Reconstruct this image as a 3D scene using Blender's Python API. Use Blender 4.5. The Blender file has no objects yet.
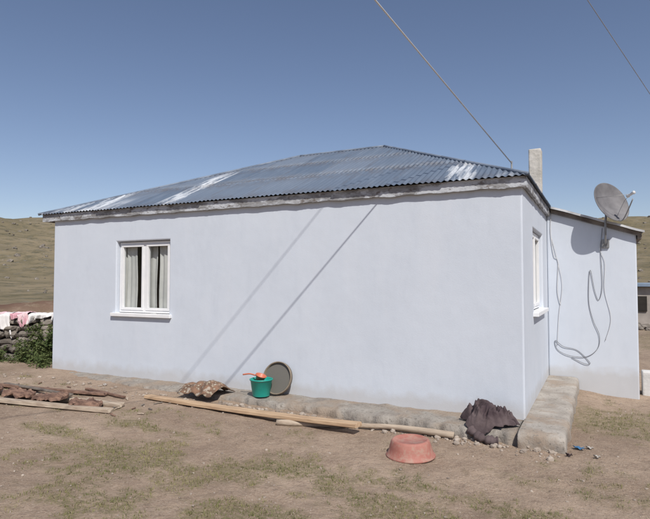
import bpy, bmesh, math, random
from mathutils import Vector, Matrix, noise
random.seed(7)
C=bpy.context; D=bpy.data
def lk(o,parent=None):
    C.scene.collection.objects.link(o)
    if parent: o.parent=parent
    return o
def empty(name):
    e=D.objects.new(name,None); e.empty_display_size=.2; return lk(e)
def mesh(name,vs,fs,mat=None,parent=None,smooth=False):
    m=D.meshes.new(name); m.from_pydata([tuple(v) for v in vs],[],fs); m.update()
    if mat: m.materials.append(mat)
    if smooth:
        m.polygons.foreach_set('use_smooth',[True]*len(m.polygons))
    return lk(D.objects.new(name,m),parent)
def fromb(name,bm,mat=None,parent=None,smooth=False):
    bmesh.ops.recalc_face_normals(bm,faces=bm.faces)
    m=D.meshes.new(name); bm.to_mesh(m); bm.free()
    if mat: m.materials.append(mat)
    if smooth: m.polygons.foreach_set('use_smooth',[True]*len(m.polygons))
    return lk(D.objects.new(name,m),parent)
def addbox(bm,a,b,bev=0,M=None,jit=0):
    r=bmesh.ops.create_cube(bm,size=1)
    vs=r['verts']
    for v in vs:
        v.co=Vector([(a[i]+b[i])/2+v.co[i]*(b[i]-a[i]) for i in range(3)])
    if bev:
        es=list({e for v in vs for e in v.link_edges})
        rr=bmesh.ops.bevel(bm,geom=es,offset=bev,segments=2,affect='EDGES',profile=.5)
        vs=list({v for f in rr['faces'] for v in f.verts}|{v for v in vs if v.is_valid})
    if jit:
        for v in vs: v.co+=Vector([random.uniform(-jit,jit) for _ in range(3)])
    if M:
        for v in vs: v.co=M@v.co
    return vs
def box(name,a,b,mat,parent=None,bev=.004,M=None,jit=0):
    bm=bmesh.new(); addbox(bm,a,b,bev,M,jit); return fromb(name,bm,mat,parent)
def tube(name,pts,rad,mat,parent=None,sides=8,smooth_n=0,cap=True):
    pts=[Vector(p) for p in pts]
    if smooth_n:
        q=[]
        for i in range(len(pts)-1):
            p0=pts[max(i-1,0)];p1=pts[i];p2=pts[i+1];p3=pts[min(i+2,len(pts)-1)]
            for k in range(smooth_n):
                t=k/smooth_n
                q.append(.5*((2*p1)+(p2-p0)*t+(2*p0-5*p1+4*p2-p3)*t*t+(3*p1-p0-3*p2+p3)*t**3))
        q.append(pts[-1]); pts=q
    n=len(pts); vs=[];fs=[]
    up=None
    for i,p in enumerate(pts):
        d=(pts[min(i+1,n-1)]-pts[max(i-1,0)]).normalized()
        if up is None:
            up=Vector((0,0,1)) if abs(d.z)<.9 else Vector((1,0,0))
        s=d.cross(up).normalized(); up=s.cross(d).normalized()
        r=rad(i/(n-1)) if callable(rad) else rad
        for k in range(sides):
            a=2*math.pi*k/sides
            vs.append(p+(s*math.cos(a)+up*math.sin(a))*r)
    for i in range(n-1):
        for k in range(sides):
            k2=(k+1)%sides
            fs.append((i*sides+k,i*sides+k2,(i+1)*sides+k2,(i+1)*sides+k))
    if cap:
        fs.append(tuple(range(sides))[::-1]); fs.append(tuple((n-1)*sides+k for k in range(sides)))
    return mesh(name,vs,fs,mat,parent,True)
def lathe(name,prof,mat,parent=None,n=48,M=None,wob=0):
    vs=[];fs=[]
    for j,(r,z) in enumerate(prof):
        for k in range(n):
            a=2*math.pi*k/n
            rr=r*(1+wob*math.sin(2*a+.5))
            v=Vector((rr*math.cos(a),rr*math.sin(a),z))
            vs.append(M@v if M else v)
    for j in range(len(prof)-1):
        for k in range(n):
            k2=(k+1)%n
            fs.append((j*n+k,j*n+k2,(j+1)*n+k2,(j+1)*n+k))
    return mesh(name,vs,fs,mat,parent,True)
# ---------- materials
class NT:
    def __init__(s,name):
        s.m=D.materials.new(name); s.m.use_nodes=True; s.t=s.m.node_tree; s.t.nodes.clear()
        s.out=s.n('ShaderNodeOutputMaterial'); s.b=s.n('ShaderNodeBsdfPrincipled')
        s.l(s.b.outputs[0],s.out.inputs[0])
        s.tc=s.n('ShaderNodeTexCoord')
    def n(s,t,**k):
        x=s.t.nodes.new(t)
        for a,b in k.items(): setattr(x,a,b)
        return x
    def l(s,a,b): s.t.links.new(a,b)
    def noise(s,scale,detail=4,rough=.55,stretch=None,dist=0):
        x=s.n('ShaderNodeTexNoise'); x.inputs['Scale'].default_value=scale; x.inputs['Detail'].default_value=min(detail,5)
        x.inputs['Roughness'].default_value=rough; x.inputs['Distortion'].default_value=dist
        if stretch:
            mp=s.n('ShaderNodeMapping'); mp.inputs['Scale'].default_value=stretch
            s.l(s.tc.outputs['Object'],mp.inputs[0]); s.l(mp.outputs[0],x.inputs[0])
        else: s.l(s.tc.outputs['Object'],x.inputs[0])
        return x.outputs['Fac']
    def ramp(s,f,a,b,ca=(0,0,0,1),cb=(1,1,1,1)):
        r=s.n('ShaderNodeValToRGB'); r.color_ramp.elements[0].position=a; r.color_ramp.elements[1].position=b
        r.color_ramp.elements[0].color=ca; r.color_ramp.elements[1].color=cb
        s.l(f,r.inputs[0]); return r.outputs[0]
    def mix(s,f,a,b):
        x=s.n('ShaderNodeMix',data_type='RGBA')
        for i,v in ((0,f),(6,a),(7,b)):
            if hasattr(v,'links'): s.l(v,x.inputs[i])
            elif i==0: x.inputs[i].default_value=v
            else: x.inputs[i].default_value=(*v,1)
        return x.outputs[2]
    def math(s,op,a,b=0,clamp=False):
        x=s.n('ShaderNodeMath',operation=op); x.use_clamp=clamp
        for i,v in ((0,a),(1,b)):
            if hasattr(v,'links'): s.l(v,x.inputs[i])
            else: x.inputs[i].default_value=v
        return x.outputs[0]
    def xyz(s):
        x=s.n('ShaderNodeSeparateXYZ'); s.l(s.tc.outputs['Object'],x.inputs[0]); return x.outputs
    def bump(s,h,st,dist=.02,prev=None):
        b=s.n('ShaderNodeBump'); b.inputs['Strength'].default_value=st; b.inputs['Distance'].default_value=dist
        s.l(h,b.inputs['Height'])
        if prev: s.l(prev,b.inputs['Normal'])
        return b.outputs[0]
    def fin(s,col=None,rough=.9,nrm=None,metal=0,spec=.3):
        if col is not None:
            if hasattr(col,'links'): s.l(col,s.b.inputs['Base Color'])
            else: s.b.inputs['Base Color'].default_value=(*col,1)
        if hasattr(rough,'links'): s.l(rough,s.b.inputs['Roughness'])
        else: s.b.inputs['Roughness'].default_value=rough
        s.b.inputs['Metallic'].default_value=metal
        s.b.inputs['Specular IOR Level'].default_value=spec
        if nrm: s.l(nrm,s.b.inputs['Normal'])
        return s.m
def simple(name,c1,c2,scale=8,rough=.85,bst=.3,bsc=40,bd=.01,metal=0,spec=.3,stretch=None,lo=.35,hi=.65):
    t=NT(name); f=t.ramp(t.noise(scale,stretch=stretch),lo,hi)
    return t.fin(t.mix(f,c1,c2),rough,t.bump(t.noise(bsc,stretch=stretch),bst,bd) if bst>.06 else None,metal,spec)

# wall paint
t=NT('pale_blue_plaster')
z=t.xyz()['Z']
col=t.mix(t.ramp(t.noise(.9,4),.3,.7),(.555,.60,.665),(.595,.64,.705))
col=t.mix(t.math('MULTIPLY',t.ramp(t.noise(5,5,.7,(1,1,.35)),.50,.75),.45),col,(.51,.555,.62))
col=t.mix(t.math('MULTIPLY',t.ramp(t.noise(1.1,4,.6,(2.2,2.2,.5)),.55,.7),.3),col,(.63,.66,.71))
dz=t.math('SUBTRACT',t.math('ADD',z,t.math('MULTIPLY',t.noise(6,4),.25)),.20)
dirt=t.math('MULTIPLY',t.math('SUBTRACT',1,t.math('MULTIPLY',dz,7,True),True),.40)
col=t.mix(dirt,col,(.40,.36,.31))
n1=t.bump(t.noise(2.2,2),.25,.03); n2=t.bump(t.noise(70,3,.6),.2,.005,n1)
WALL=t.fin(col,.9,n2,0,.2)
# concrete
t=NT('rough_concrete')
col=t.mix(t.ramp(t.noise(4,5,.65),.35,.65),(.25,.22,.19),(.37,.34,.30))
col=t.mix(t.ramp(t.noise(25,4),.55,.7),col,(.18,.16,.135))
col=t.mix(t.math('MULTIPLY',t.ramp(t.noise(1.7,5,.6),.48,.6),.7),col,(.33,.255,.19))
CONC=t.fin(col,.95,t.bump(t.noise(30,5,.7),.8,.03))
# roof
t=NT('galvanised_corrugated_sheet')
a=t.n('ShaderNodeAttribute'); a.attribute_name='sheet'
sep=t.n('ShaderNodeSeparateColor'); t.l(a.outputs['Color'],sep.inputs[0])
base=t.mix(sep.outputs[0],(.10,.135,.19),(.145,.18,.235))
st=t.noise(3,4,.6,(6,.5,.5))
base=t.mix(t.math('MULTIPLY',t.ramp(st,.42,.68),.4),base,(.19,.23,.29))
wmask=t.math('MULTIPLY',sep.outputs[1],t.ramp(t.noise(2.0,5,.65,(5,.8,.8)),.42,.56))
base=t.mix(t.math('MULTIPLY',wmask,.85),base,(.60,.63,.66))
rust=t.math('MULTIPLY',sep.outputs[2],t.ramp(t.noise(5,5,.7),.4,.6))
base=t.mix(rust,base,(.10,.08,.07))
ROOF=t.fin(base,.60,t.bump(t.noise(8,3),.15,.02),.10,.35)
t=NT('weathered_metal_fascia')
col=t.mix(t.ramp(t.noise(3,5,.7,(1,1,3)),.40,.60),(.22,.215,.215),(.36,.365,.375))
col=t.mix(t.ramp(t.noise(2.2,5,.7,(1.2,1,3)),.48,.56),col,(.52,.54,.57))
col=t.mix(t.math('MULTIPLY',t.ramp(t.noise(4.5,5,.7,(1,1,2)),.56,.62),.8),col,(.14,.115,.10))
FASC=t.fin(col,.75,t.bump(t.noise(12,5,.7),.4,.02),.1,.3)
PVC=simple('white_pvc',(.74,.75,.76),(.80,.80,.80),6,.35,.03,20,.002,0,.5)
WOODA=simple('raw_wood',(.36,.24,.15),(.54,.39,.25),3,.8,.4,10,.01,stretch=(1,9,9))
WOODB=simple('grey_wood',(.32,.25,.19),(.48,.40,.31),3,.85,.5,10,.01,stretch=(1,9,9))
WOODD=simple('brown_bark_wood',(.11,.065,.05),(.26,.16,.115),6,.9,.7,14,.02,stretch=(1,4,4))
WOODG=simple('old_fascia_wood',(.10,.08,.07),(.22,.19,.16),4,.9,.4,20,.01)
STONE=simple('field_stone',(.11,.095,.08),(.27,.24,.205),2.2,.95,.6,18,.03)
PEB=simple('pebble_stone',(.20,.16,.13),(.43,.37,.31),2.5,.95,.0,30,.01)
TEAL=simple('teal_plastic',(.01,.30,.24),(.02,.36,.29),5,.4,.05,30,.003,0,.5)
REDP=simple('orange_red_plastic',(.50,.14,.08),(.56,.19,.11),5,.45,.05,30,.003,0,.5)
t=NT('faded_red_plastic')
col=t.mix(t.ramp(t.noise(7),.35,.65),(.34,.135,.105),(.42,.19,.15))
col=t.mix(t.math('MULTIPLY',t.ramp(t.noise(14,5,.7),.48,.62),.6),col,(.36,.26,.20))
PINK=t.fin(col,.65,t.bump(t.noise(40),.15,.004),0,.35)
CLD=simple('dark_brown_cloth',(.055,.038,.042),(.13,.10,.10),5,.95,.5,50,.008)
WHITEC=simple('white_cloth',(.66,.64,.63),(.76,.74,.73),5,.9,.2,50,.004)
PINKC=simple('pink_cloth',(.60,.33,.38),(.72,.55,.57),5,.9,.2,50,.004,lo=.45,hi=.55)
CABW=simple('light_cable',(.55,.55,.55),(.62,.62,.62),5,.5,.0)
CABD=simple('dark_cable',(.12,.12,.13),(.17,.17,.18),5,.5,.0)
CABG=simple('grey_cable',(.28,.29,.32),(.33,.34,.37),5,.5,.0)
DISH=simple('dish_grey',(.13,.125,.13),(.20,.195,.20),5,.6,.05,30,.002,.1,.3)
STEEL=simple('dull_steel',(.22,.22,.22),(.34,.34,.33),5,.5,.1,30,.003,.5,.5)
LNBM=simple('lnb_plastic',(.6,.6,.6),(.68,.68,.68),5,.4,.0)
CHIM=simple('chimney_render',(.44,.42,.37),(.60,.57,.52),6,.9,.4,25,.02)
CURT=simple('net_curtain',(.58,.58,.56),(.70,.69,.66),4,.9,.05,80,.002)
LEAF=simple('weed_leaf',(.045,.075,.022),(.12,.14,.05),9,.8,.0)
GRASS=simple('dry_grass',(.11,.125,.04),(.25,.225,.10),1.7,.85,.0)
SHEDW=simple('shed_wall',(.30,.27,.24),(.42,.38,.34),2,.9,.3)
SHEDR=simple('shed_roof_metal',(.20,.27,.36),(.28,.35,.44),2,.5,.1,10,.01,.2)
DARK=simple('dark_opening',(.02,.018,.016),(.04,.035,.03),2,.9,.0)
t=NT('patterned_rug')
v=t.n('ShaderNodeTexVoronoi'); v.inputs['Scale'].default_value=24; t.l(t.tc.outputs['Object'],v.inputs[0])
col=t.mix(t.ramp(v.outputs['Distance'],.3,.42),(.33,.28,.21),(.15,.095,.065))
col=t.mix(t.ramp(t.noise(11,3),.5,.56),col,(.22,.13,.085))
col=t.mix(t.math('MULTIPLY',t.ramp(t.noise(14,4),.56,.62),.7),col,(.40,.36,.30))
RUG=t.fin(col,.95,t.bump(t.noise(90,3),.4,.006))
t=NT('sieve_mesh')
w1=t.n('ShaderNodeTexChecker'); w1.inputs['Scale'].default_value=90; t.l(t.tc.outputs['Object'],w1.inputs[0])
SIEVE=t.fin(t.mix(w1.outputs['Fac'],(.12,.115,.10),(.20,.19,.17)),.7,None,.2)
t=NT('window_glass')
t.t.nodes.remove(t.b)
tr=t.n('ShaderNodeBsdfTransparent'); tr.inputs[0].default_value=(.82,.84,.84,1)
gl=t.n('ShaderNodeBsdfGlossy'); gl.inputs['Roughness'].default_value=.02
lw=t.n('ShaderNodeLayerWeight'); lw.inputs[0].default_value=.5
fz=t.math('ADD',t.math('MULTIPLY',t.math('POWER',lw.outputs['Facing'],4),.6),.06)
mx=t.n('ShaderNodeMixShader'); t.l(fz,mx.inputs[0]); t.l(tr.outputs[0],mx.inputs[1]); t.l(gl.outputs[0],mx.inputs[2]); t.l(mx.outputs[0],t.out.inputs[0])
GLASS=t.m

# ---------- terrain
def sm(a,b,x):
    x=max(0,min(1,(x-a)/(b-a))); return x*x*(3-2*x)
def fb(x,y,s,o=4,z=0):
    return noise.fractal(Vector((x*s,y*s,z)),.9,2.1,o)
def gbase(x,y):
    h=-.13-.02*(x+2)
    h=max(-.26,min(.02,h))
    h-=.09*sm(-.6,.3,x)*sm(6.5,9.5,y)
    return h
def gz(x,y):
    r=math.hypot(x,y)
    k=sm(12,26,r)
    h=gbase(x,y)*(1-k)-.3*k
    h+=(.014*fb(x,y,.9)+.010*fb(x,y,4))*(1-k*.0)+k*.08*fb(x,y,.25)
    if r>14:
        u=math.atan2(x,y)
        h+=1.05*math.exp(-((r-30-1.5*fb(x,y,.1))/2.6)**2)*sm(-12,-17,x)*sm(0,6,y)*(.85+.3*fb(x,y,.5))
        hh=.102*r*sm(34,260,r)*(1.0+.06*math.sin(u*5+1.3)+.10*noise.noise(Vector((x*.012,y*.012,3))))
        if r>300: hh=hh*1.0 - (r-300)*.06
        h+=hh+2.2*sm(50,200,r)*fb(x,y,.03)
    return h
patches=[(-4.05,3.86,1.3,.55),(-5.5,4.15,.8,.3),(-2.3,4.45,1.2,.5),(-1.4,4.05,.8,.4),(-2.9,4.15,.7,.5),(-3.5,2.95,.9,.5),(-2.3,3.3,.8,.4),
         (.3,8.2,1.2,1.2),(.7,7.4,1,.5),(-.6,4.4,.9,.25),(-4.8,4.7,.7,.2)]
def gmask(x,y):
    m=0
    for (a,b,rx,ry) in patches:
        d=((x-a)/rx)**2+((y-b)/ry)**2
        m=max(m,math.exp(-d*.9))
    r=math.hypot(x,y)
    m=max(m,.46*(1-sm(5,8,y)) , .75*sm(13,20,r))
    n=fb(x,y,1.6,5,7.3)*.5+.6*fb(x,y,5,3,2)
    return max(0,min(1,(m*.9+n*.7-.45)*2.6))
NA,NR=720,250
cx,cy=-1,2.2
vs=[(cx,cy,gz(cx,cy))]; cols=[(0,0,0,1)]
rs=[.4*(1000/.4)**(j/(NR-1)) for j in range(NR)]
for r in rs:
    for k in range(NA):
        a=2*math.pi*k/NA
        x=cx+r*math.cos(a);y=cy+r*math.sin(a)
        vs.append((x,y,gz(x,y)))
        R=math.hypot(x,y)
        bank=math.exp(-((R-30)/3.4)**2)*sm(-12,-17,x)*sm(0,6,y)
        cols.append((gmask(x,y),sm(34,60,R),bank,1))
fs=[(0,1+k,1+(k+1)%NA) for k in range(NA)]
for j in range(NR-1):
    b0=1+j*NA;b1=b0+NA
    for k in range(NA):
        k2=(k+1)%NA
        fs.append((b0+k,b1+k,b1+k2,b0+k2))
t=NT('dry_dirt_ground')
a=t.n('ShaderNodeAttribute'); a.attribute_name='gm'
sep=t.n('ShaderNodeSeparateColor'); t.l(a.outputs['Color'],sep.inputs[0])
col=t.mix(t.ramp(t.noise(.8,5,.68),.36,.64),(.28,.205,.15),(.42,.32,.24))
col=t.mix(t.math('MULTIPLY',t.ramp(t.noise(9,5,.7),.48,.70),.6),col,(.205,.148,.11))
col=t.mix(t.math('MULTIPLY',t.ramp(t.noise(70,3,.6),.53,.66),.6),col,(.48,.40,.32))
col=t.mix(t.math('MULTIPLY',t.ramp(t.noise(38,4,.7),.57,.66),.65),col,(.15,.11,.08))
gmk=t.math('MULTIPLY',sep.outputs[0],t.ramp(t.noise(22,4,.7),.38,.55))
col=t.mix(t.math('MULTIPLY',gmk,.65),col,(.17,.155,.075))
hill=t.mix(t.ramp(t.noise(.035,5,.68),.38,.62),(.16,.135,.08),(.245,.20,.13))
hill=t.mix(t.ramp(t.noise(.30,5,.8),.48,.64),hill,(.085,.08,.048))
hill=t.mix(t.math('MULTIPLY',t.ramp(t.noise(.6,5,.75),.56,.66),.7),hill,(.27,.24,.20))
col=t.mix(sep.outputs[1],col,hill)
col=t.mix(t.math('MULTIPLY',sep.outputs[2],t.ramp(t.noise(.9,4,.7),.3,.5)),col,(.15,.09,.065))
n1=t.bump(t.noise(4,3,.6),.5,.08); n2=t.bump(t.noise(30,5,.75),.85,.025,n1)
GROUND=t.fin(col,.97,n2,0,.12)
g=mesh('ground',vs,fs,GROUND,None,True)
ca=g.data.color_attributes.new('gm','FLOAT_COLOR','POINT')
ca.data.foreach_set('color',[c for q in cols for c in q])

# ---------- grass tufts
vs=[];fs=[]
def blade(p,h,w,a,lean):
    dx,dy=math.cos(a),math.sin(a)
    b=len(vs)
    vs.append((p[0]-dy*w,p[1]+dx*w,p[2]-.003)); vs.append((p[0]+dy*w,p[1]-dx*w,p[2]-.003))
    vs.append((p[0]+dx*lean+dy*w*.2,p[1]+dy*lean,p[2]+h))
    fs.append((b,b+1,b+2))
cnt=0
for i in range(160000):
    x=random.uniform(-9.5,2.5); y=random.uniform(1.8,11)
    if y>6.1 and x<-.2: continue
    if random.random()>(1 if y<6 else .6): continue
    m=gmask(x,y)
    if m<.3 or random.random()>m*.55: continue
    zz=gz(x,y)
    for k in range(random.randint(2,5)):
        blade((x+random.gauss(0,.014),y+random.gauss(0,.014),zz),random.uniform(.008,.032),random.uniform(.0016,.0036),random.uniform(0,6.28),random.uniform(.003,.025))
    cnt+=1
print('tufts',cnt)
mesh('grass',vs,fs,GRASS)

# ---------- stones
ico=bmesh.new(); bmesh.ops.create_icosphere(ico,subdivisions=1,radius=1); IV=[v.co.copy() for v in ico.verts]; IF=[tuple(v.index for v in f.verts) for f in ico.faces]; ico.free()
ico=bmesh.new(); bmesh.ops.create_icosphere(ico,subdivisions=2,radius=1); IV2=[v.co.copy() for v in ico.verts]; IF2=[tuple(v.index for v in f.verts) for f in ico.faces]; ico.free()
def rock(vs,fs,p,s,hi=False,boxy=0,rot=None):
    V,F=(IV2,IF2) if hi else (IV,IF)
    b=len(vs); o=Vector((random.random()*99,random.random()*99,0))
    a=rot if rot is not None else random.uniform(0,6.28); ca_,sa_=math.cos(a),math.sin(a)
    for v in V:
        q=v*(1+.45*noise.noise(v*1.1+o))
        if boxy:
            m=max(abs(v.x),abs(v.y),abs(v.z)); q=q.lerp(v/m*.85,boxy)
        q=Vector((q.x*s[0],q.y*s[1],q.z*s[2]))
        vs.append((p[0]+q.x*ca_-q.y*sa_,p[1]+q.x*sa_+q.y*ca_,p[2]+q.z))
    for f in F: fs.append(tuple(b+i for i in f))
vs=[];fs=[]
for i in range(4200):
    x=random.uniform(-10,3);y=random.uniform(1.8,11)
    if y>6.1 and x<-.3: continue
    s=.004+.014*random.random()**4
    rock(vs,fs,(x,y,gz(x,y)+s*.2),(s,s*random.uniform(.6,1),s*.6))
for i in range(460):   # rubble below the plinth
    x=-4.8+4.4*random.random()**.8; y=6.14-abs(random.gauss(0,.13))
    s=.006+.034*random.random()**3.5
    rock(vs,fs,(x,y,gz(x,y)+s*.3),(s,s*random.uniform(.6,1),s*.7),True,random.choice((0,.4)))
for i in range(160):
    x=random.uniform(-9.2,-4.8); y=6.10-abs(random.gauss(0,.2)); s=.006+.028*random.random()**3
    rock(vs,fs,(x,y,gz(x,y)+s*.3),(s,s*.8,s*.6),True)
mesh('gravel',vs,fs,PEB)
vs=[];fs=[]
for i in range(900):
    x=random.uniform(-8,2);y=random.uniform(2,6.1); a=random.uniform(0,3.14); l=random.uniform(.015,.06); w=.0013
    z0=gz(x,y)+.004; c_,s_=math.cos(a)*l,math.sin(a)*l; b=len(vs)
    vs+=[(x-c_-s_/l*w,y-s_+c_/l*w,z0),(x-c_+s_/l*w,y-s_-c_/l*w,z0),(x+c_,y+s_,gz(x+c_,y+s_)+.007)]; fs.append((b,b+1,b+2))
mesh('straw',vs,fs,simple('straw_mat',(.42,.34,.2),(.5,.42,.28),3,.9,0))

# ---------- HOUSE
H=empty('painted_house')
XL,XR,YF,YB=-8.96,-.79,6.71,11.45
bm=bmesh.new()
def quad(*p):
    return bm.faces.new([bm.verts.new(q) for q in p])
zs=[-.4,1.05,1.17,2.27,2.32,2.80]
fw=(-7.36,-6.18,1.05,2.27); sw=(7.80,9.20,1.17,2.32); RD=.12
xs=[XL,fw[0],fw[1],XR]
for i in range(3):
    for j in range(5):
        if i==1 and zs[j]>=fw[2]-1e-6 and zs[j+1]<=fw[3]+1e-6: continue
        quad((xs[i],YF,zs[j]),(xs[i+1],YF,zs[j]),(xs[i+1],YF,zs[j+1]),(xs[i],YF,zs[j+1]))
ys=[YF,sw[0],sw[1],YB]
for i in range(3):
    for j in range(5):
        if i==1 and zs[j]>=sw[2]-1e-6 and zs[j+1]<=sw[3]+1e-6: continue
        quad((XR,ys[i],zs[j]),(XR,ys[i+1],zs[j]),(XR,ys[i+1],zs[j+1]),(XR,ys[i],zs[j+1]))
a,b,c,d=fw
zl=[z for z in zs if c-1e-6<=z<=d+1e-6]
for z0,z1 in zip(zl,zl[1:]):
    quad((a,YF,z0),(a,YF+RD,z0),(a,YF+RD,z1),(a,YF,z1)); quad((b,YF,z0),(b,YF,z1),(b,YF+RD,z1),(b,YF+RD,z0))
quad((a,YF,c),(b,YF,c),(b,YF+RD,c),(a,YF+RD,c)); quad((a,YF,d),(a,YF+RD,d),(b,YF+RD,d),(b,YF,d))
a,b,c,d=sw
zl=[z for z in zs if c-1e-6<=z<=d+1e-6]
for z0,z1 in zip(zl,zl[1:]):
    quad((XR,a,z0),(XR-RD,a,z0),(XR-RD,a,z1),(XR,a,z1)); quad((XR,b,z0),(XR,b,z1),(XR-RD,b,z1),(XR-RD,b,z0))
quad((XR,a,c),(XR,b,c),(XR-RD,b,c),(XR-RD,a,c)); quad((XR,a,d),(XR-RD,a,d),(XR-RD,b,d),(XR,b,d))
for j in range(5):
    quad((XL,YB,zs[j]),(XL,YF,zs[j]),(XL,YF,zs[j+1]),(XL,YB,zs[j+1]))
    quad((XL,YB,zs[j]),(XL,YB,zs[j+1]),(XR,YB,zs[j+1]),(XR,YB,zs[j]))
bmesh.ops.remove_doubles(bm,verts=bm.verts,dist=.0005)
walls=fromb('walls',bm,WALL,H)
md=walls.modifiers.new('b','BEVEL'); md.width=.022; md.segments=3; md.limit_method='ANGLE'; md.angle_limit=math.radians(40)
EX=.54; EY=10.0
bm=bmesh.new()
tz0,tz1=2.79,2.35
p=[(XR+.003,EY,-.5),(EX,EY,-.5),(EX,EY,tz1),(XR+.003,EY,tz0)]
q=[(x,12.6,z) for x,_,z in p]
P=[bm.verts.new(v) for v in p]; Q=[bm.verts.new(v) for v in q]
bm.faces.new(P); bm.faces.new(Q[::-1])
for i in range(4): bm.faces.new((P[i],P[(i+1)%4],Q[(i+1)%4],Q[i]))
ew=fromb('annex_walls',bm,WALL,H)
md=ew.modifiers.new('b','BEVEL'); md.width=.02; md.segments=2; md.limit_method='ANGLE'
def window(par,axis,u0,u1,z0,z1,dep,out,nm):
    bm=bmesh.new(); bg=bmesh.new()
    def B(bm_,ua,ub,za,zb,na,nb,bev=.004):
        if axis=='x':
            lo,hi=sorted((dep+out*na,dep+out*nb)); addbox(bm_,(ua,lo,za),(ub,hi,zb),bev)
        else:
            lo,hi=sorted((dep+out*na,dep+out*nb)); addbox(bm_,(lo,ua,za),(hi,ub,zb),bev)
    f=.042
    B(bm,u0,u1,z0,z0+f,-.03,.03); B(bm,u0,u1,z1-f,z1,-.03,.03)
    B(bm,u0,u0+f,z0+f,z1-f,-.03,.029); B(bm,u1-f,u1,z0+f,z1-f,-.03,.029)
    um=(u0+u1)/2
    B(bm,um-.03,um+.03,z0+f,z1-f,-.03,.03)
    for a,b in ((u0+f,um-.03),(um+.03,u1-f)):
        s=.042
        B(bm,a,b,z0+f,z0+f+s,-.02,.042);B(bm,a,b,z1-f-s,z1-f,-.02,.042)
        B(bm,a,a+s,z0+f+s,z1-f-s,-.02,.041);B(bm,b-s,b,z0+f+s,z1-f-s,-.02,.041)
        ga,gb,gc,gd=a+s-.005,b-s+.005,z0+f+s-.005,z1-f-s+.005
        nn_=dep+out*.004
        pts=[(ga,nn_,gc),(gb,nn_,gc),(gb,nn_,gd),(ga,nn_,gd)] if axis=='x' else [(nn_,ga,gc),(nn_,gb,gc),(nn_,gb,gd),(nn_,ga,gd)]
        bg.faces.new([bg.verts.new(q_) for q_ in pts])
    B(bm,um-.012,um+.012,(z0+z1)/2-.06,(z0+z1)/2+.04,-.05,-.03)
    fromb(nm+'_frame',bm,PVC,par); fromb(nm+'_glass',bg,GLASS,par)
window(H,'x',fw[0]+.01,fw[1]-.01,fw[2]+.02,fw[3]-.01,YF+.10,-1,'front_window')
window(H,'y',sw[0]+.01,sw[1]-.01,sw[2]+.02,sw[3]-.01,XR-.09,1,'side_window')
box('front_sill',(-7.44,YF-.055,1.005),(-6.12,YF+.07,1.062),PVC,H,.006)
box('side_sill',(XR-.06,7.72,1.125),(XR+.07,9.28,1.182),PVC,H,.006)
def curtain(nm,u0,u1,z0,z1,y,axis='x',amp=.02,fr=60):
    vs=[];fs=[];N=int((u1-u0)*160);M_=6
    for i in range(N+1):
        u=u0+(u1-u0)*i/N
        for j in range(M_+1):
            zz=z0+(z1-z0)*j/M_
            o=amp*math.sin(u*fr+.8*math.sin(u*9+zz))*(.6+.4*math.sin(u*17))
            vs.append((u+.01*math.sin(zz*5+u*8),y+o,zz) if axis=='x' else (y+o,u,zz))
    for i in range(N):
        for j in range(M_):
            a=i*(M_+1)+j; fs.append((a,a+M_+1,a+M_+2,a+1))
    mesh(nm,vs,fs,CURT,H,True)
curtain('curtain_left',-7.36,-7.03,1.02,2.3,YF+.16)
curtain('curtain_middle',-6.93,-6.60,1.02,2.3,YF+.19)
curtain('curtain_right',-6.52,-6.15,1.02,2.3,YF+.16)
curtain('curtain_side',7.8,9.2,1.15,2.35,XR-.22,'y')

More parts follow.
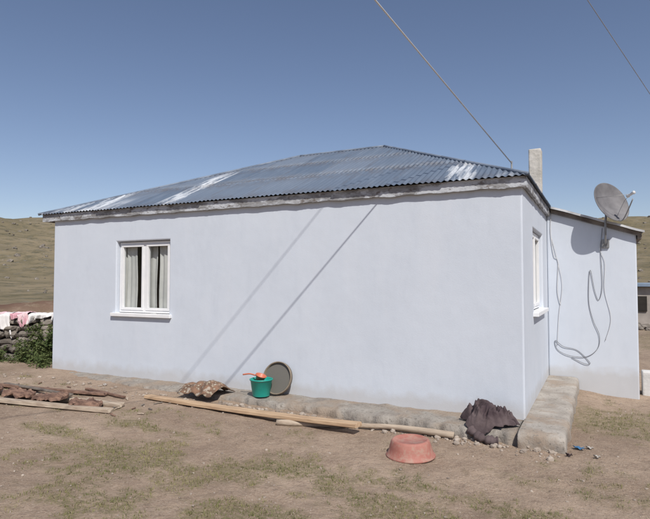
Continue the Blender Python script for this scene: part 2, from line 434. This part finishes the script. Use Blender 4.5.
ez=2.83; EL,ER,EF,EB=-9.28,-.71,6.61,12.0
RY=9.31; RXL,RXR,RZ=-5.23,-3.47,4.06
def plane(nm,P0,P1,R0,R1,white=(),seed=0,rusty=0):
    P0,P1,R0,R1=map(Vector,(P0,P1,R0,R1))
    u=(P1-P0); L=u.length; u.normalize()
    w=(R0-P0)-u*((R0-P0).dot(u)); S=w.length; w.normalize(); nrm=u.cross(w).normalized()
    if nrm.z<0: nrm=-nrm
    a0=(R0-P0).dot(u); a1=(R1-P0).dot(u)
    pitch=.076; n=int(L/pitch*8)
    rows=[]
    sb=[0,S*.36,S*.70,S+.02]
    for k in range(3):
        for q in (0,.3,.6,.93,1): rows.append((sb[k]+(sb[k+1]-sb[k])*q,k,q))
    vs=[];fs=[];cols=[]
    rnd=random.Random(seed); tint={}
    for i in range(n+1):
        uu=L*i/n
        smax=S
        if uu<a0: smax=S*uu/max(a0,1e-6)
        elif uu>a1: smax=S*(L-uu)/max(L-a1,1e-6)
        sc=int(uu/.76)
        for (s,k,q) in rows:
            ss=min(s,smax)
            lift=.004*(1-q)+ .010*noise.noise(Vector((uu*.8,s*1.3,seed)))
            hgt=.009*math.cos(2*math.pi*uu/pitch)+lift
            ext=0
            if k==0 and q==0: 
                random.seed(sc*13+seed); ext=-random.uniform(0,.035)
            p=P0+u*uu+w*(ss+ext)+nrm*hgt
            vs.append(p)
            key=(sc,k)
            if key not in tint: tint[key]=rnd.random()
            X=p.x; wm=0
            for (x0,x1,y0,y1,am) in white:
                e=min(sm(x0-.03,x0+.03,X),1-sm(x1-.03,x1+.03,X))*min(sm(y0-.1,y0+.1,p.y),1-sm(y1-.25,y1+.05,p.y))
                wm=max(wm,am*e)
            rr=rusty if (q>.9 or q<.05) else 0
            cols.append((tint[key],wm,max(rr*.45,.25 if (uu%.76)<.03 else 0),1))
    m=len(rows)
    for i in range(n):
        for j in range(m-1):
            a=i*m+j
            if (vs[a]-vs[a+1]).length<.0005 and (vs[a+m]-vs[a+m+1]).length<.0005: continue
            fs.append((a,a+m,a+m+1,a+1))
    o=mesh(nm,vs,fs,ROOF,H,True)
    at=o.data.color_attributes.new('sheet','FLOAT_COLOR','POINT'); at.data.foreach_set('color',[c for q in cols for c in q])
    return o
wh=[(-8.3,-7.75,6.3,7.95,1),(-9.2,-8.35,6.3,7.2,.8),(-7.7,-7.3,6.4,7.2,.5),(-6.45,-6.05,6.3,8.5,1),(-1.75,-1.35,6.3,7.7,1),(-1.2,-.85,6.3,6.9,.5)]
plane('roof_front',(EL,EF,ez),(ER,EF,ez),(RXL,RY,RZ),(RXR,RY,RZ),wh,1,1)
plane('roof_back',(EL,EB,ez),(ER,EB,ez),(RXL,RY,RZ),(RXR,RY,RZ),(),2,1)
plane('roof_hip_right',(ER,EF,ez),(ER,EB,ez),(RXR,RY,RZ),(RXR,RY+.001,RZ),(),3,1)
plane('roof_hip_left',(EL,EF,ez),(EL,EB,ez),(RXL,RY,RZ),(RXL,RY+.001,RZ),(),4,1)
random.seed(11)
t=NT('ridge_cap_metal'); CAP=t.fin(t.mix(t.ramp(t.noise(3,4),.4,.6),(.13,.16,.21),(.22,.26,.32)),.6,None,.1)
for nm,a,b in (('ridge_cap',(RXL,RY,RZ),(RXR,RY,RZ)),('hip_cap_fr',(RXR,RY,RZ),(ER,EF,ez)),('hip_cap_fl',(RXL,RY,RZ),(EL,EF,ez)),('hip_cap_br',(RXR,RY,RZ),(ER,EB,ez)),('hip_cap_bl',(RXL,RY,RZ),(EL,EB,ez))):
    a=Vector(a)+Vector((0,0,.004));b=Vector(b)+Vector((0,0,.004))
    tube(nm,[a.lerp(b,k/12)+Vector((0,0,.006*noise.noise(Vector((k,1,2))))) for k in range(13)],.024,CAP,H,8)
def fascia(nm,A,B,out,ztop,hh,th,mat,amp=.012):
    A=Vector(A);B=Vector(B);o=Vector(out);L=(B-A).length;n=int(L/.03)
    vs=[];fs=[]
    for i in range(n+1):
        p=A.lerp(B,i/n); lo=ztop-hh+amp*noise.noise(Vector((i*.13,3,7)))*1.5+amp*.6*noise.noise(Vector((i*.6,1,2)))
        w=.004*noise.noise(Vector((i*.2,5,5)))
        for (dz,do) in ((ztop,th+w),(lo,th+w),(lo,0),(ztop,0)):
            vs.append((p.x+o.x*do,p.y+o.y*do,dz))
    for i in range(n):
        for j in range(4):
            j2=(j+1)%4; a=i*4+j
            fs.append((a,a+4,i*4+4+j2,i*4+j2))
    fs.append((0,1,2,3)); fs.append((n*4+3,n*4+2,n*4+1,n*4))
    return mesh(nm,vs,fs,mat,H)
fascia('fascia_front',(EL+.07,YF-.012,0),(ER-.035,YF-.012,0),(0,-1,0),2.822,.125,.048,FASC)
fascia('fascia_right',(XR+.012,YF-.05,0),(XR+.012,EB-.05,0),(1,0,0),2.822,.12,.04,FASC)
fascia('fascia_left',(EL+.11,YF-.01,0),(EL+.11,EB-.05,0),(-1,0,0),2.822,.12,.04,WOODG)
box('soffit_slab',(EL+.112,YF-.01,2.742),(XR+.01,EB-.06,2.80),WOODG,H,0)
vs=[];fs=[];cols=[]
ax0,ax1=XR+.06,EX+.10
n=60;mm=240
for i in range(n+1):
    x=ax0+(ax1-ax0)*i/n
    zz=2.85+(2.385-2.85)*i/n
    for j in range(mm+1):
        y=9.90+(12.7-9.90)*j/mm
        vs.append((x,y,zz+.010*math.cos(2*math.pi*y/.076)+.01*noise.noise(Vector((x*2,y,9)))))
        cols.append((.6,.3,0,1))
for i in range(n):
    for j in range(mm):
        a=i*(mm+1)+j; fs.append((a,a+mm+1,a+mm+2,a+1))
o=mesh('annex_roof_sheets',vs,fs,ROOF,H,True)
at=o.data.color_attributes.new('sheet','FLOAT_COLOR','POINT'); at.data.foreach_set('color',[c for q in cols for c in q])
def sloped(nm,x0,z0,x1,z1,y0,y1,hh,mat):
    bm=bmesh.new()
    N=24; rr=[]
    for i in range(N+1):
        k=i/N; x=x0+(x1-x0)*k; z=z0+(z1-z0)*k+.008*noise.noise(Vector((x*4,1,hh*50)))
        rr.append([bm.verts.new(v) for v in ((x,y0,z),(x,y0,z-hh),(x,y1,z-hh),(x,y1,z))])
    for i in range(N):
        for j in range(4): bm.faces.new((rr[i][j],rr[i+1][j],rr[i+1][(j+1)%4],rr[i][(j+1)%4]))
    bm.faces.new(rr[0]); bm.faces.new(rr[-1][::-1])
    return fromb(nm,bm,mat,H)
FLA=simple('pale_flashing',(.42,.42,.42),(.66,.67,.68),5,.6,.2,20,.01,.1)
sloped('annex_edge_board',XR+.07,2.832,EX+.07,2.372,9.945,9.985,.065,WOODG)
sloped('annex_flashing',XR+.05,2.868,EX+.11,2.398,9.885,9.925,.034,FLA)
box('annex_eave_beam',(EX+.015,9.96,2.27),(EX+.075,12.65,2.34),WOODG,H)
bm=bmesh.new()
addbox(bm,(-.95,8.91,2.80),(-.765,9.09,3.645),.018,jit=.003)
fromb('chimney',bm,CHIM,H)
tube('cable_mast',[(-1.12,8.33,2.9),(-1.12,8.33,3.36)],.012,STEEL,H)

def strip(nm,path_in,path_out,top,bot,mat,n=160,amp=.03,amz=.008):
    vs=[];fs=[]
    I0,I1=map(Vector,path_in);O0,O1=map(Vector,path_out)
    R=10
    for i in range(n+1):
        k=i/n; a=I0.lerp(I1,k); b=O0.lerp(O1,k)
        d=(b-a).normalized()
        b=b+d*amp*(fb(b.x,b.y,1.4,4,1)+.7*fb(b.x,b.y,7,3,4))
        for j in range(R+1):
            q=a.lerp(b,j/R)
            edge=(.025+.02*fb(b.x,b.y,5,3,3))*(j/R)**4
            vs.append((q.x,q.y,top+amz*fb(q.x,q.y,5,4,6)-edge))
        for (o,f) in ((.012,.18),(.02,.5),(.03,1)):
            q=b+d*(o+.02*fb(b.x*3,b.y*3,3,3,f*9))
            vs.append((q.x,q.y,top-.02+(bot-top)*f))
    m=R+4
    for i in range(n):
        for j in range(m-1):
            a=i*m+j; fs.append((a,a+1,a+m+1,a+m))
    fs.append(tuple(range(m))+()); fs.append(tuple(n*m+j for j in range(m))[::-1])
    return mesh(nm,vs,fs,mat,None,True)
strip('concrete_plinth',((-9.15,YF+.02,0),(XR-.02,YF+.02,0)),((-9.15,6.38,0),(XR-.02,6.17,0)),.0,-.42,CONC,320,.06,.014)
t=NT('worn_cement')
col=t.mix(t.ramp(t.noise(3,5,.65),.35,.65),(.29,.26,.225),(.42,.385,.34))
col=t.mix(t.math('MULTIPLY',t.ramp(t.noise(2,5,.7),.5,.62),.7),col,(.31,.24,.18))
col=t.mix(t.ramp(t.noise(30,3),.58,.7),col,(.2,.18,.155))
CONC2=t.fin(col,.95,t.bump(t.noise(28,5,.7),.6,.02))
bm=bmesh.new()
addbox(bm,(XR-.012,6.10,-.5),(-.33,9.985,.012),0)
bmesh.ops.subdivide_edges(bm,edges=[e for e in bm.edges if abs(e.verts[0].co.y-e.verts[1].co.y)>1],cuts=70,use_grid_fill=True)
bmesh.ops.subdivide_edges(bm,edges=[e for e in bm.edges if abs(e.verts[0].co.x-e.verts[1].co.x)>.3],cuts=8,use_grid_fill=True)
bmesh.ops.subdivide_edges(bm,edges=[e for e in bm.edges if abs(e.verts[0].co.z-e.verts[1].co.z)>.3],cuts=8,use_grid_fill=True)
for v in bm.verts:
    c=v.co.copy()
    ex=sm(-.42,-.33,c.x); ey=1-sm(6.10,6.20,c.y); ez_=sm(-.06,.012,c.z)
    k=max(ex,ey)*ez_
    v.co.z-=.022*k*k
    if c.x>-.7: v.co.x+=.024*fb(c.y*1.6,c.z,3,3,5)*sm(-.7,-.33,c.x)-.01*ex*ez_
    if c.y<6.2: v.co.y+=.024*fb(c.x,c.z,6,3,9)+.01*ez_*ey
    if c.z>-.05: v.co.z+=.005*fb(c.x,c.y,4,3,2)
fromb('concrete_walkway',bm,CONC2,None,True)
o=D.objects['concrete_walkway']
md=o.modifiers.new('b','BEVEL'); md.width=.012; md.segments=2; md.limit_method='ANGLE'; md.angle_limit=math.radians(50)

# ---------- wires & poles
P=Vector((-1.12,8.33,3.33)); d1=Vector((-.77,-3.4,.99))/3.4
tube('overhead_cable',[P+d1*k for k in (0,4,9,14,18.33)],.0085,CABW)
P3=Vector((.21,8.98,5.25)); d2=Vector((.56,1.74,-.33))/1.74
tube('overhead_cable.001',[P3+d2*k for k in (-18.98,-9,0,6,12.4)],.0058,CABG)
def pole(nm,x,y,h,arm=True):
    e=empty(nm); g0=gz(x,y)
    tube('shaft',[(x,y,g0-.3),(x,y,h)],lambda k:.13-.05*k,WOODD,e,14)
    if arm:
        box('crossarm',(x-.7,y-.05,h-.35),(x+.7,y+.05,h-.24),WOODD,e)
        for k in (-.6,-.3,.3,.6): lathe('insulator',[(.0,.0),(.03,.0),(.04,.05),(.025,.1),(.0,.11)],PVC,e,12,Matrix.Translation((x+k,y,h-.24)))
pole('utility_pole',-5.55,-10.05,9.1)
e2=P3+d2*12.4
pole('utility_pole.001',e2.x,e2.y+.1,e2.z+.2,False)

# ---------- satellite dish
S=empty('satellite_dish')
dc=Vector((.20,9.83,2.87)); nn=Vector((.66,-.60,.34)).normalized()
xax=Vector((0,0,1)).cross(nn).normalized(); yax=nn.cross(xax)
M=Matrix(((xax.x,yax.x,nn.x,dc.x),(xax.y,yax.y,nn.y,dc.y),(xax.z,yax.z,nn.z,dc.z),(0,0,0,1)))
prof=[(0.001,-.075)]+[(r,-.075+.075*(r/.33)**2) for r in [.04*k for k in range(1,9)]]+[(.335,.0),(.345,.004),(.345,-.006),(.33,-.01)]+[(r,-.081+.075*(r/.33)**2) for r in [.32-.04*k for k in range(0,8)]]
lathe('reflector',prof,DISH,S,56,M)
lp=M@Vector((0,-.06,.36))
tube('feed_arm',[M@Vector((0,-.30,-.03)),M@Vector((0,-.36,.08)),M@Vector((0,-.14,.36))],.009,STEEL,S,8,6)
tube('feed_stay_a',[M@Vector((.31,.05,0)),lp],.003,STEEL,S,6); tube('feed_stay_b',[M@Vector((-.31,.05,0)),lp],.003,STEEL,S,6)
ML=Matrix.Translation(lp)@nn.to_track_quat('Z','Y').to_matrix().to_4x4()
lathe('lnb',[(.0,-.08),(.024,-.08),(.028,-.06),(.02,-.04),(.02,.03),(.026,.035),(.026,.06),(.0,.065)],LNBM,S,20,ML)
back=M@Vector((0,0,-.09))
tube('mast',[(.10,9.965,2.20),(.10,9.90,2.24),(.10,9.85,2.36),(.11,9.85,2.6),back],.017,STEEL,S,10,5)
box('wall_bracket',(.045,9.965,2.14),(.155,9.997,2.28),STEEL,S,.004)
box('mount_clamp',(-.05,-.06,-.12),(.05,.06,-.076),STEEL,S,.005,M)
# ---------- wall cables (x, z on the annex wall)
yw=EY-.010
def wcab(nm,L,r,m): return tube(nm,[(x,yw-.003*(i%3),z) for i,(x,z) in enumerate(L)],r,m,None,6,8)
def wv(L):
    o=[]
    for px,py in L:
        u=(px-325)/545; ry=.893+.449*u; rx=-.449+.893*u; tt=yw/ry
        o.append((round(rx*tt,3),round(1.6+(281-py)/545*tt,3)))
    return o
wcab('wall_cable',wv([(603,228),(601,250),(602,285),(598,300),(594,290),(590,270),(588,300),(592,320),(598,335),(596,348),(585,356),(568,355),(556,349),(554,340),(562,346),(576,350),(588,362),(583,363),(570,357)]),.0040,CABD)
wcab('wall_cable.001',wv([(552,213),(551,232),(554,255),(558,262),(557,290),(560,305)]),.0050,CABW)
wcab('wall_cable.002',wv([(604,232),(600,248),(605,262),(604,290),(610,318),(604,340)]),.0036,CABW)
wcab('wall_cable.003',wv([(552,238),(558,262),(562,285),(558,315),(556,345)]),.0035,CABW)
# ---------- ground objects
def gp(x,y,dz=0): return Vector((x,y,gz(x,y)+dz))
def plank(nm,A,B,w0,w1,th,mat,roll=0,bend=0,par=None):
    A=Vector(A);B=Vector(B);d=(B-A).normalized();s=d.cross(Vector((0,0,1))).normalized();u=s.cross(d)
    s2=s*math.cos(roll)+u*math.sin(roll);u2=u*math.cos(roll)-s*math.sin(roll)
    bm=bmesh.new();N=40;rr=[]
    for i in range(N+1):
        k=i/N;p=A.lerp(B,k)+u*bend*math.sin(math.pi*k)+s*.012*noise.noise(Vector((k*3,w0*5,6)));w=(w0+(w1-w0)*k)/2*(1+.14*noise.noise(Vector((k*7,w0*9,1))));h=th/2
        c=.006
        rr.append([bm.verts.new(p+s2*a+u2*b+d*(.02*noise.noise(Vector((a*20,b*20,i))) if i in (0,N) else 0)) for a,b in ((-w,-h+c),(-w,h-c),(-w+c,h),(w-c,h),(w,h-c),(w,-h+c),(w-c,-h),(-w+c,-h))])
    for i in range(N):
        for j in range(8): bm.faces.new((rr[i][j],rr[i+1][j],rr[i+1][(j+1)%8],rr[i][(j+1)%8]))
    bm.faces.new(rr[0]);bm.faces.new(rr[-1][::-1])
    return fromb(nm,bm,mat,par)
plank('wooden_plank',gp(-5.72,5.80,.03),gp(-2.44,5.70,.115),.12,.17,.045,WOODA,.05,-.02)
tube('wooden_pole',[gp(-3.45,5.58,.035),gp(-2.9,5.80,.03),gp(-2.2,6.01,.045),gp(-1.45,6.02,.05)],lambda k:.032+.005*math.sin(k*9),WOODB,None,12,6)
LO=-.26
plank('wooden_plank.001',gp(-9.4,4.45+LO,.03),gp(-5.50,5.22+LO,.03),.15,.12,.05,WOODB,.08,.0)
plank('wooden_plank.002',gp(-9.3,4.95+LO,.03),gp(-5.6,5.50+LO,.03),.12,.10,.04,WOODB,-.1,.0)
plank('wooden_plank.003',gp(-9.5,5.20+LO,.03),gp(-6.3,5.85+LO,.03),.10,.10,.04,WOODD,.1,.0)
plank('wooden_plank.004',gp(-6.9,5.75,.02),gp(-5.95,5.60,.03),.06,.05,.03,WOODD,.1,.0)
plank('wooden_plank.005',gp(-8.2,5.35,.03),gp(-6.4,5.10,.11),.08,.06,.03,WOODG,.15,.0)
def slog(nm,x,y,L,a,w,h,zb,tl=.04):
    g0=gz(x,y)+zb; bm=bmesh.new();N=18;K=11;rr=[]
    for i in range(N+1):
        k=i/N; sc=min(1,.5+4*min(k,1-k)**.9); row=[]
        for j in range(K):
            th=math.pi*j/(K-1)
            cc=math.cos(th); ss=math.sin(th)
            ss=min(ss*1.3,.92+.08*ss)   # flattened top: hewn offcut
            q=Vector(((k-.5)*L,cc*w*sc,ss*h*sc))
            q+=Vector((0,.04,.035))*noise.noise(Vector((k*5+x*9,th*2,y)))+Vector((0,.015,.015))*noise.noise(Vector((k*16+x*9,th*6,y)))
            row.append(q)
        row.append(Vector(((k-.5)*L,-w*sc*.3,-.012)));row.append(Vector(((k-.5)*L,w*sc*.3,-.012)))
        rr.append([bm.verts.new(Vector((x+q.x*math.cos(a)-q.y*math.sin(a),y+q.x*math.sin(a)+q.y*math.cos(a),g0+q.z+tl*q.x))) for q in row])
    m=len(rr[0])
    for i in range(N):
        for j in range(m): bm.faces.new((rr[i][j],rr[i+1][j],rr[i+1][(j+1)%m],rr[i][(j+1)%m]))
    bm.faces.new(rr[0]);bm.faces.new(rr[-1][::-1])
    return fromb(nm,bm,WOODD)
slog('split_log',-7.80,5.05+LO,.56,.12,.12,.065,.055,.10)
slog('split_log.001',-7.20,5.15+LO,.45,.25,.11,.06,.055,-.08)
slog('split_log.002',-6.62,5.20+LO,.54,.08,.12,.065,.055,.12)
slog('split_log.003',-5.98,5.24+LO,.42,.35,.10,.05,.055,-.05)
slog('split_log.004',-8.45,4.95+LO,.50,.2,.12,.065,.055,.05)
def clothmesh(nm,fn,nu,nv,mat,parent=None,th=.006):
    vs=[];fs=[]
    for i in range(nu+1):
        for j in range(nv+1): vs.append(fn(i/nu,j/nv))
    for i in range(nu):
        for j in range(nv):
            a=i*(nv+1)+j; fs.append((a,a+nv+1,a+nv+2,a+1))
    o=mesh(nm,vs,fs,mat,parent,True)
    md=o.modifiers.new('s','SOLIDIFY'); md.thickness=th
    return o
def rugf(a,b):
    x=-5.38+.62*a+.05*b; y=6.02+.50*b+.03*math.sin(a*5)
    z=-.04+.06+ (.17*math.sin(math.pi*min(1,b*1.05))**.8)*(.55+.6*a)*(1-.75*max(0,a-.8)*5*.8)
    z+=.018*fb(x,y,7,3,5)+.014*math.sin(a*19+b*4)
    return (x,y,max(z,gz(x,y)+.012))
clothmesh('folded_rug',rugf,50,40,RUG)
Bk=empty('teal_bucket')
Mb=Matrix.Translation((-4.22,6.42,.010))
lathe('bucket_body',[(.0,.0),(.115,.0),(.118,.006),(.15,.215),(.162,.22),(.164,.232),(.155,.236),(.145,.225),(.112,.012),(.0,.012)],TEAL,Bk,48,Mb)
tube('bucket_handle',[Mb@Vector((math.cos(t_)*.158,math.sin(t_)*.158*.95,.225+.012*math.sin(t_))) for t_ in [math.pi*k/14+3.3 for k in range(15)]],.004,STEEL,Bk,8)
lathe('water_scoop',[(.0,.0),(.05,.0),(.075,.075),(.08,.078),(.078,.083),(.07,.078),(.047,.006),(0,.006)],REDP,Bk,32,Matrix.Translation((-4.25,6.42,.215))@Matrix.Rotation(.35,4,'Y'))
tube('scoop_handle',[(-4.31,6.41,.285),(-4.40,6.40,.30),(-4.50,6.38,.285)],.011,REDP,Bk,8,4)
Sv=empty('round_sieve')
Ms=Matrix.Translation((-4.07,6.605,.235))@Matrix.Rotation(math.radians(90-16),4,'X')
RIMM=simple('dark_rim_wood',(.16,.13,.10),(.30,.25,.19),5,.8,.3)
lathe('rim',[(.212,-.025),(.228,-.025),(.23,.025),(.224,.03),(.214,.025),(.212,-.025)],RIMM,Sv,56,Ms)
lathe('screen',[(.0,-.008),(.1,-.008),(.213,-.008)],SIEVE,Sv,48,Ms)
Mp=Matrix.Translation(gp(-1.70,5.27,.0))@Matrix.Rotation(.03,4,'X')
Bs=lathe('upturned_basin',[(.232,.0),(.24,.006),(.238,.018),(.222,.024),(.205,.09),(.188,.145),(.180,.16),(.168,.166),(.155,.164),(.150,.158),(.0,.156)],PINK,None,64,Mp,.02)
def jk(a,b):
    th=a*2*math.pi; r=b
    lob=1+.20*math.sin(3*th+1)+.15*math.sin(5*th)+.09*math.sin(9*th+1)
    rx=.26*lob; ry=.20*(1+.2*math.cos(2*th)+.14*math.sin(4*th+2))
    x=-1.16+rx*r*math.cos(th); y=6.33+ry*r*math.sin(th)
    h=.20*(1-r**3.0)*(.85+.45*fb(x,y,4,2,2))
    wx=x+.05*noise.noise(Vector((x*5,y*5,1))); wy=y+.05*noise.noise(Vector((x*5,y*5,7)))
    r1=1-abs(noise.noise(Vector((wx*9+wy*5,wy*7-wx*3,4)))*2.2)
    r2=1-abs(noise.noise(Vector((wx*17-wy*12,wy*13+wx*8,9)))*2.2)
    rid=max(0,r1)**2*.075+max(0,r2)**2*.03-.03
    surf=.014 if y>6.19 else gz(x,y)+.01
    if 6.12<y<=6.19: surf=gz(x,y)+.01+( .0-gz(x,y))*((y-6.12)/.07)
    return (x,y,surf+max(0,h+rid*(1-r**4*.8)))
clothmesh('crumpled_jacket',jk,200,70,CLD,None,.008)
tube('jacket_sleeve',[(-1.30,6.16,gz(-1.3,6.1)+.10),(-1.22,6.10,gz(-1.2,6.1)+.07),(-1.10,6.07,gz(-1.1,6.07)+.045),(-1.0,6.10,gz(-1,6.1)+.04)],lambda k:.045+.010*math.sin(k*19)+.008*math.sin(k*41),CLD,D.objects['crumpled_jacket'],14,8)
L=empty('litter')
BL=simple('blue_scrap',(.06,.16,.30),(.10,.22,.38),9,.6,.2)
GYS=simple('grey_scrap',(.35,.33,.30),(.50,.47,.43),9,.8,.2)
def scrap(x,y,s,m):
    z0=gz(x,y)
    clothmesh('scrap',lambda a,b:(x+(a-.5)*s+.01*math.sin(b*7),y+(b-.5)*s*.7,z0+.012+.018*abs(math.sin(a*5+b*3))+.01*fb(a*3,b*3,1,2,x)),8,8,m,L,.002)
scrap(-.22,6.35,.10,BL);scrap(-.12,6.42,.06,GYS);scrap(-.3,6.02,.05,CLD);scrap(-3.1,6.0,.07,GYS);scrap(-.05,6.1,.05,GYS)
scrap(-2.95,5.95,.05,GYS);scrap(.5,6.6,.05,GYS);scrap(-6.9,6.1,.07,GYS)
# wood chips near the boards
for i in range(26):
    x=random.uniform(-8.2,-5.0);y=random.uniform(4.75,5.9);a=random.uniform(0,3.14);l=random.uniform(.04,.14)
    A_=gp(x,y,.012);B_=gp(x+l*math.cos(a),y+l*math.sin(a),.016)
    plank('wood_chip',A_,B_,.02,.03,.012,random.choice((WOODD,WOODB,WOODG)),.1,0,L)

# ---------- dry stone wall at the left
vs=[];fs=[]
A=Vector((-14.5,6.1,0));B=Vector((-9.35,7.95,0)); dd=(B-A);LL=dd.length;dd.normalize();pp=Vector((-dd.y,dd.x,0)); ang=math.atan2(dd.y,dd.x)
zrow=0
for row in range(6):
    u=random.uniform(0,.15)
    hh=random.uniform(.065,.09)
    while u<LL:
        w=random.uniform(.05,.17)
        for side in (-1,1):
            p=A+dd*(u+w)+pp*side*(.16-.015*row)+Vector((0,0,0))
            rock(vs,fs,(p.x+random.gauss(0,.018),p.y+random.gauss(0,.018),gz(p.x,p.y)+.05+zrow+random.gauss(0,.02)),(w*1.08,.17,hh*random.uniform(.9,1.35)),True,random.uniform(.1,.5),ang+random.gauss(0,.15))
        u+=w*2
    zrow+=hh*1.75
for i in range(60):
    p=A+dd*random.uniform(0,LL)+pp*random.uniform(-.7,.5); s=random.uniform(.04,.12)
    rock(vs,fs,(p.x,p.y,gz(p.x,p.y)+s*.3),(s,s*.8,s*.6),True)
mesh('dry_stone_wall',vs,fs,STONE)
def drape(nm,u0,u1,front,backl,mat,ztop,seed):
    def f(a,b):
        u=u0+(u1-u0)*a
        u+=.05*math.sin(b*6+seed)
        fr=front*(1+.25*math.sin(a*5+seed*2)+.1*math.sin(a*13))
        s=-backl+(fr+backl)*b
        halfw=.21
        if abs(s)<halfw: off=s; dz=.02*math.cos(s/halfw*1.5)
        else:
            sg=1 if s>0 else -1; off=sg*(halfw+.03+.035*math.sin(a*22+seed+s*3)+.02*math.sin(a*47)); dz=-(abs(s)-halfw)*(1+.10*math.sin(a*4+seed))
        p=A+dd*u-pp*off
        return (p.x,p.y,gz(p.x,p.y)+ztop+dz+.03*fb(u,s,5,3,seed))
    return clothmesh(nm,f,90,50,mat,None,.005)
TOP=zrow+.04
drape('hanging_laundry',2.6,3.80,.62,.5,WHITEC,TOP,1.0)
drape('hanging_laundry.001',3.75,4.15,.40,.4,PINKC,TOP+.015,2.0)
drape('hanging_laundry.002',4.12,4.75,.34,.5,WHITEC,TOP+.006,3.7)
drape('hanging_laundry.003',3.15,3.50,.42,.4,PINKC,TOP+.02,5.1)
def weed(nm,cx_,cy_,rx,ry,h,n,ls):
    vs=[];fs=[]
    tips=[(random.gauss(0,.45),random.gauss(0,.45),random.uniform(.5,1)) for _ in range(16)]
    for i in range(n):
        if random.random()<.75:
            tx,ty,th_=random.choice(tips); k=random.random()
            x=cx_+rx*(tx*k**.6+random.gauss(0,.07));y=cy_+ry*(ty*k**.6+random.gauss(0,.1)); z=gz(x,y)+h*th_*k+random.gauss(0,.015)
        else:
            a=random.uniform(0,6.28);r=random.random()**.5
            x=cx_+rx*r*math.cos(a);y=cy_+ry*r*math.sin(a); z=gz(x,y)+h*.45*random.random()*(1-r*.5)
        z=max(z,gz(x,y)+.01)
        d=Vector((random.gauss(0,1),random.gauss(0,1),random.gauss(.3,.6))).normalized(); s=d.cross(Vector((random.gauss(0,1),random.gauss(0,1),random.gauss(0,1)))).normalized()
        l=ls*random.uniform(.4,1.3);w=l*.25;p=Vector((x,y,z));b=len(vs)
        vs+= [p-d*l*.5,p+s*w,p+d*l*.5+Vector((0,0,-l*.2)),p-s*w]; fs.append((b,b+1,b+2,b+3))
    for tx,ty,th_ in tips:
        b=len(vs);x,y=cx_,cy_;q=.005
        vs+=[Vector((x-q,y,gz(x,y))),Vector((x+q,y,gz(x,y))),Vector((x+rx*tx,y+ry*ty,gz(x,y)+h*th_))]; fs.append((b,b+1,b+2))
    return mesh(nm,vs,fs,LEAF)
weed('weed_bush',-9.75,7.10,.45,.32,.80,3600,.06)
weed('weed_bush.001',-9.3,6.75,.28,.22,.30,900,.05)
weed('weed_bush.002',-10.6,6.75,.55,.25,.28,1100,.05)
weed('weed_bush.003',-9.45,7.6,.5,.4,.95,3000,.06)
weed('weed_bush.004',-10.15,6.95,.35,.25,.5,1500,.05)

# ---------- right background
RB=box('low_plaster_wall',(.60,10.35,-.6),(2.6,10.6,.12),simple('whitewash',(.50,.49,.47),(.63,.62,.60),5,.9,.4,20,.02),None,.02)
SH=empty('distant_shed')
box('shed_body',(1.0,27,-.5),(6.5,30,1.35),SHEDW,SH,.02)
box('shed_roof',(.8,26.75,1.353),(6.8,30.2,1.52),SHEDR,SH,.02)
box('shed_door',(2.15,26.94,-.4),(2.95,26.985,1.15),DARK,SH,.01)
box('shed_window',(1.25,26.94,.3),(1.8,26.985,.95),DARK,SH,.01)
vs=[];fs=[]
for i in range(60):
    x=random.uniform(.9,7);y=random.uniform(24.5,26.3);s=random.uniform(.1,.3)
    rock(vs,fs,(x,y,gz(x,y)+s*.3),(s,s*.8,s*.7),True)
mesh('stone_heap',vs,fs,STONE)
vs=[];fs=[]
for i in range(1800):
    a=random.uniform(-1.3,.7); r=random.uniform(70,320); x=r*math.sin(a);y=r*math.cos(a); s=.2+.8*random.random()**3
    rock(vs,fs,(x,y,gz(x,y)+s*.1),(s,s*.8,s*.6),False)
mesh('hillside_rocks',vs,fs,STONE)

# ---------- light, sky, camera
to=Vector((.45,-.5,.74)).normalized()
sd=D.lights.new('sun','SUN'); sd.energy=4.35; sd.angle=math.radians(.53); sd.color=(1,.955,.89)
so=lk(D.objects.new('sun',sd)); so.rotation_euler=to.to_track_quat('Z','Y').to_euler(); so.location=(5,-5,12)
w=D.worlds.new('World'); C.scene.world=w; w.use_nodes=True
nt=w.node_tree; bg=nt.nodes['Background']
sk=nt.nodes.new('ShaderNodeTexSky'); sk.sky_type='NISHITA'; sk.sun_disc=False
sk.sun_elevation=math.asin(to.z); sk.sun_rotation=math.atan2(to.x,to.y)
sk.altitude=1500; sk.air_density=1.05; sk.dust_density=2.0; sk.ozone_density=1.8
tn=nt.nodes.new('ShaderNodeMix'); tn.data_type='RGBA'; tn.blend_type='MULTIPLY'; tn.inputs[0].default_value=1
tn.inputs[7].default_value=(1.14,1.02,1.0,1)
nt.links.new(sk.outputs[0],tn.inputs[6]); nt.links.new(tn.outputs[2],bg.inputs[0]); bg.inputs[1].default_value=.102
cd=D.cameras.new('camera'); cd.sensor_width=36; cd.lens=545/650*36; cd.clip_end=3000; cd.clip_start=.05
co=lk(D.objects.new('camera',cd)); co.location=(0,0,1.6); co.rotation_euler=(math.radians(92.26),0,math.radians(26.7))
C.scene.camera=co
C.scene.view_settings.view_transform='Standard'; C.scene.view_settings.look='None'; C.scene.view_settings.exposure=0
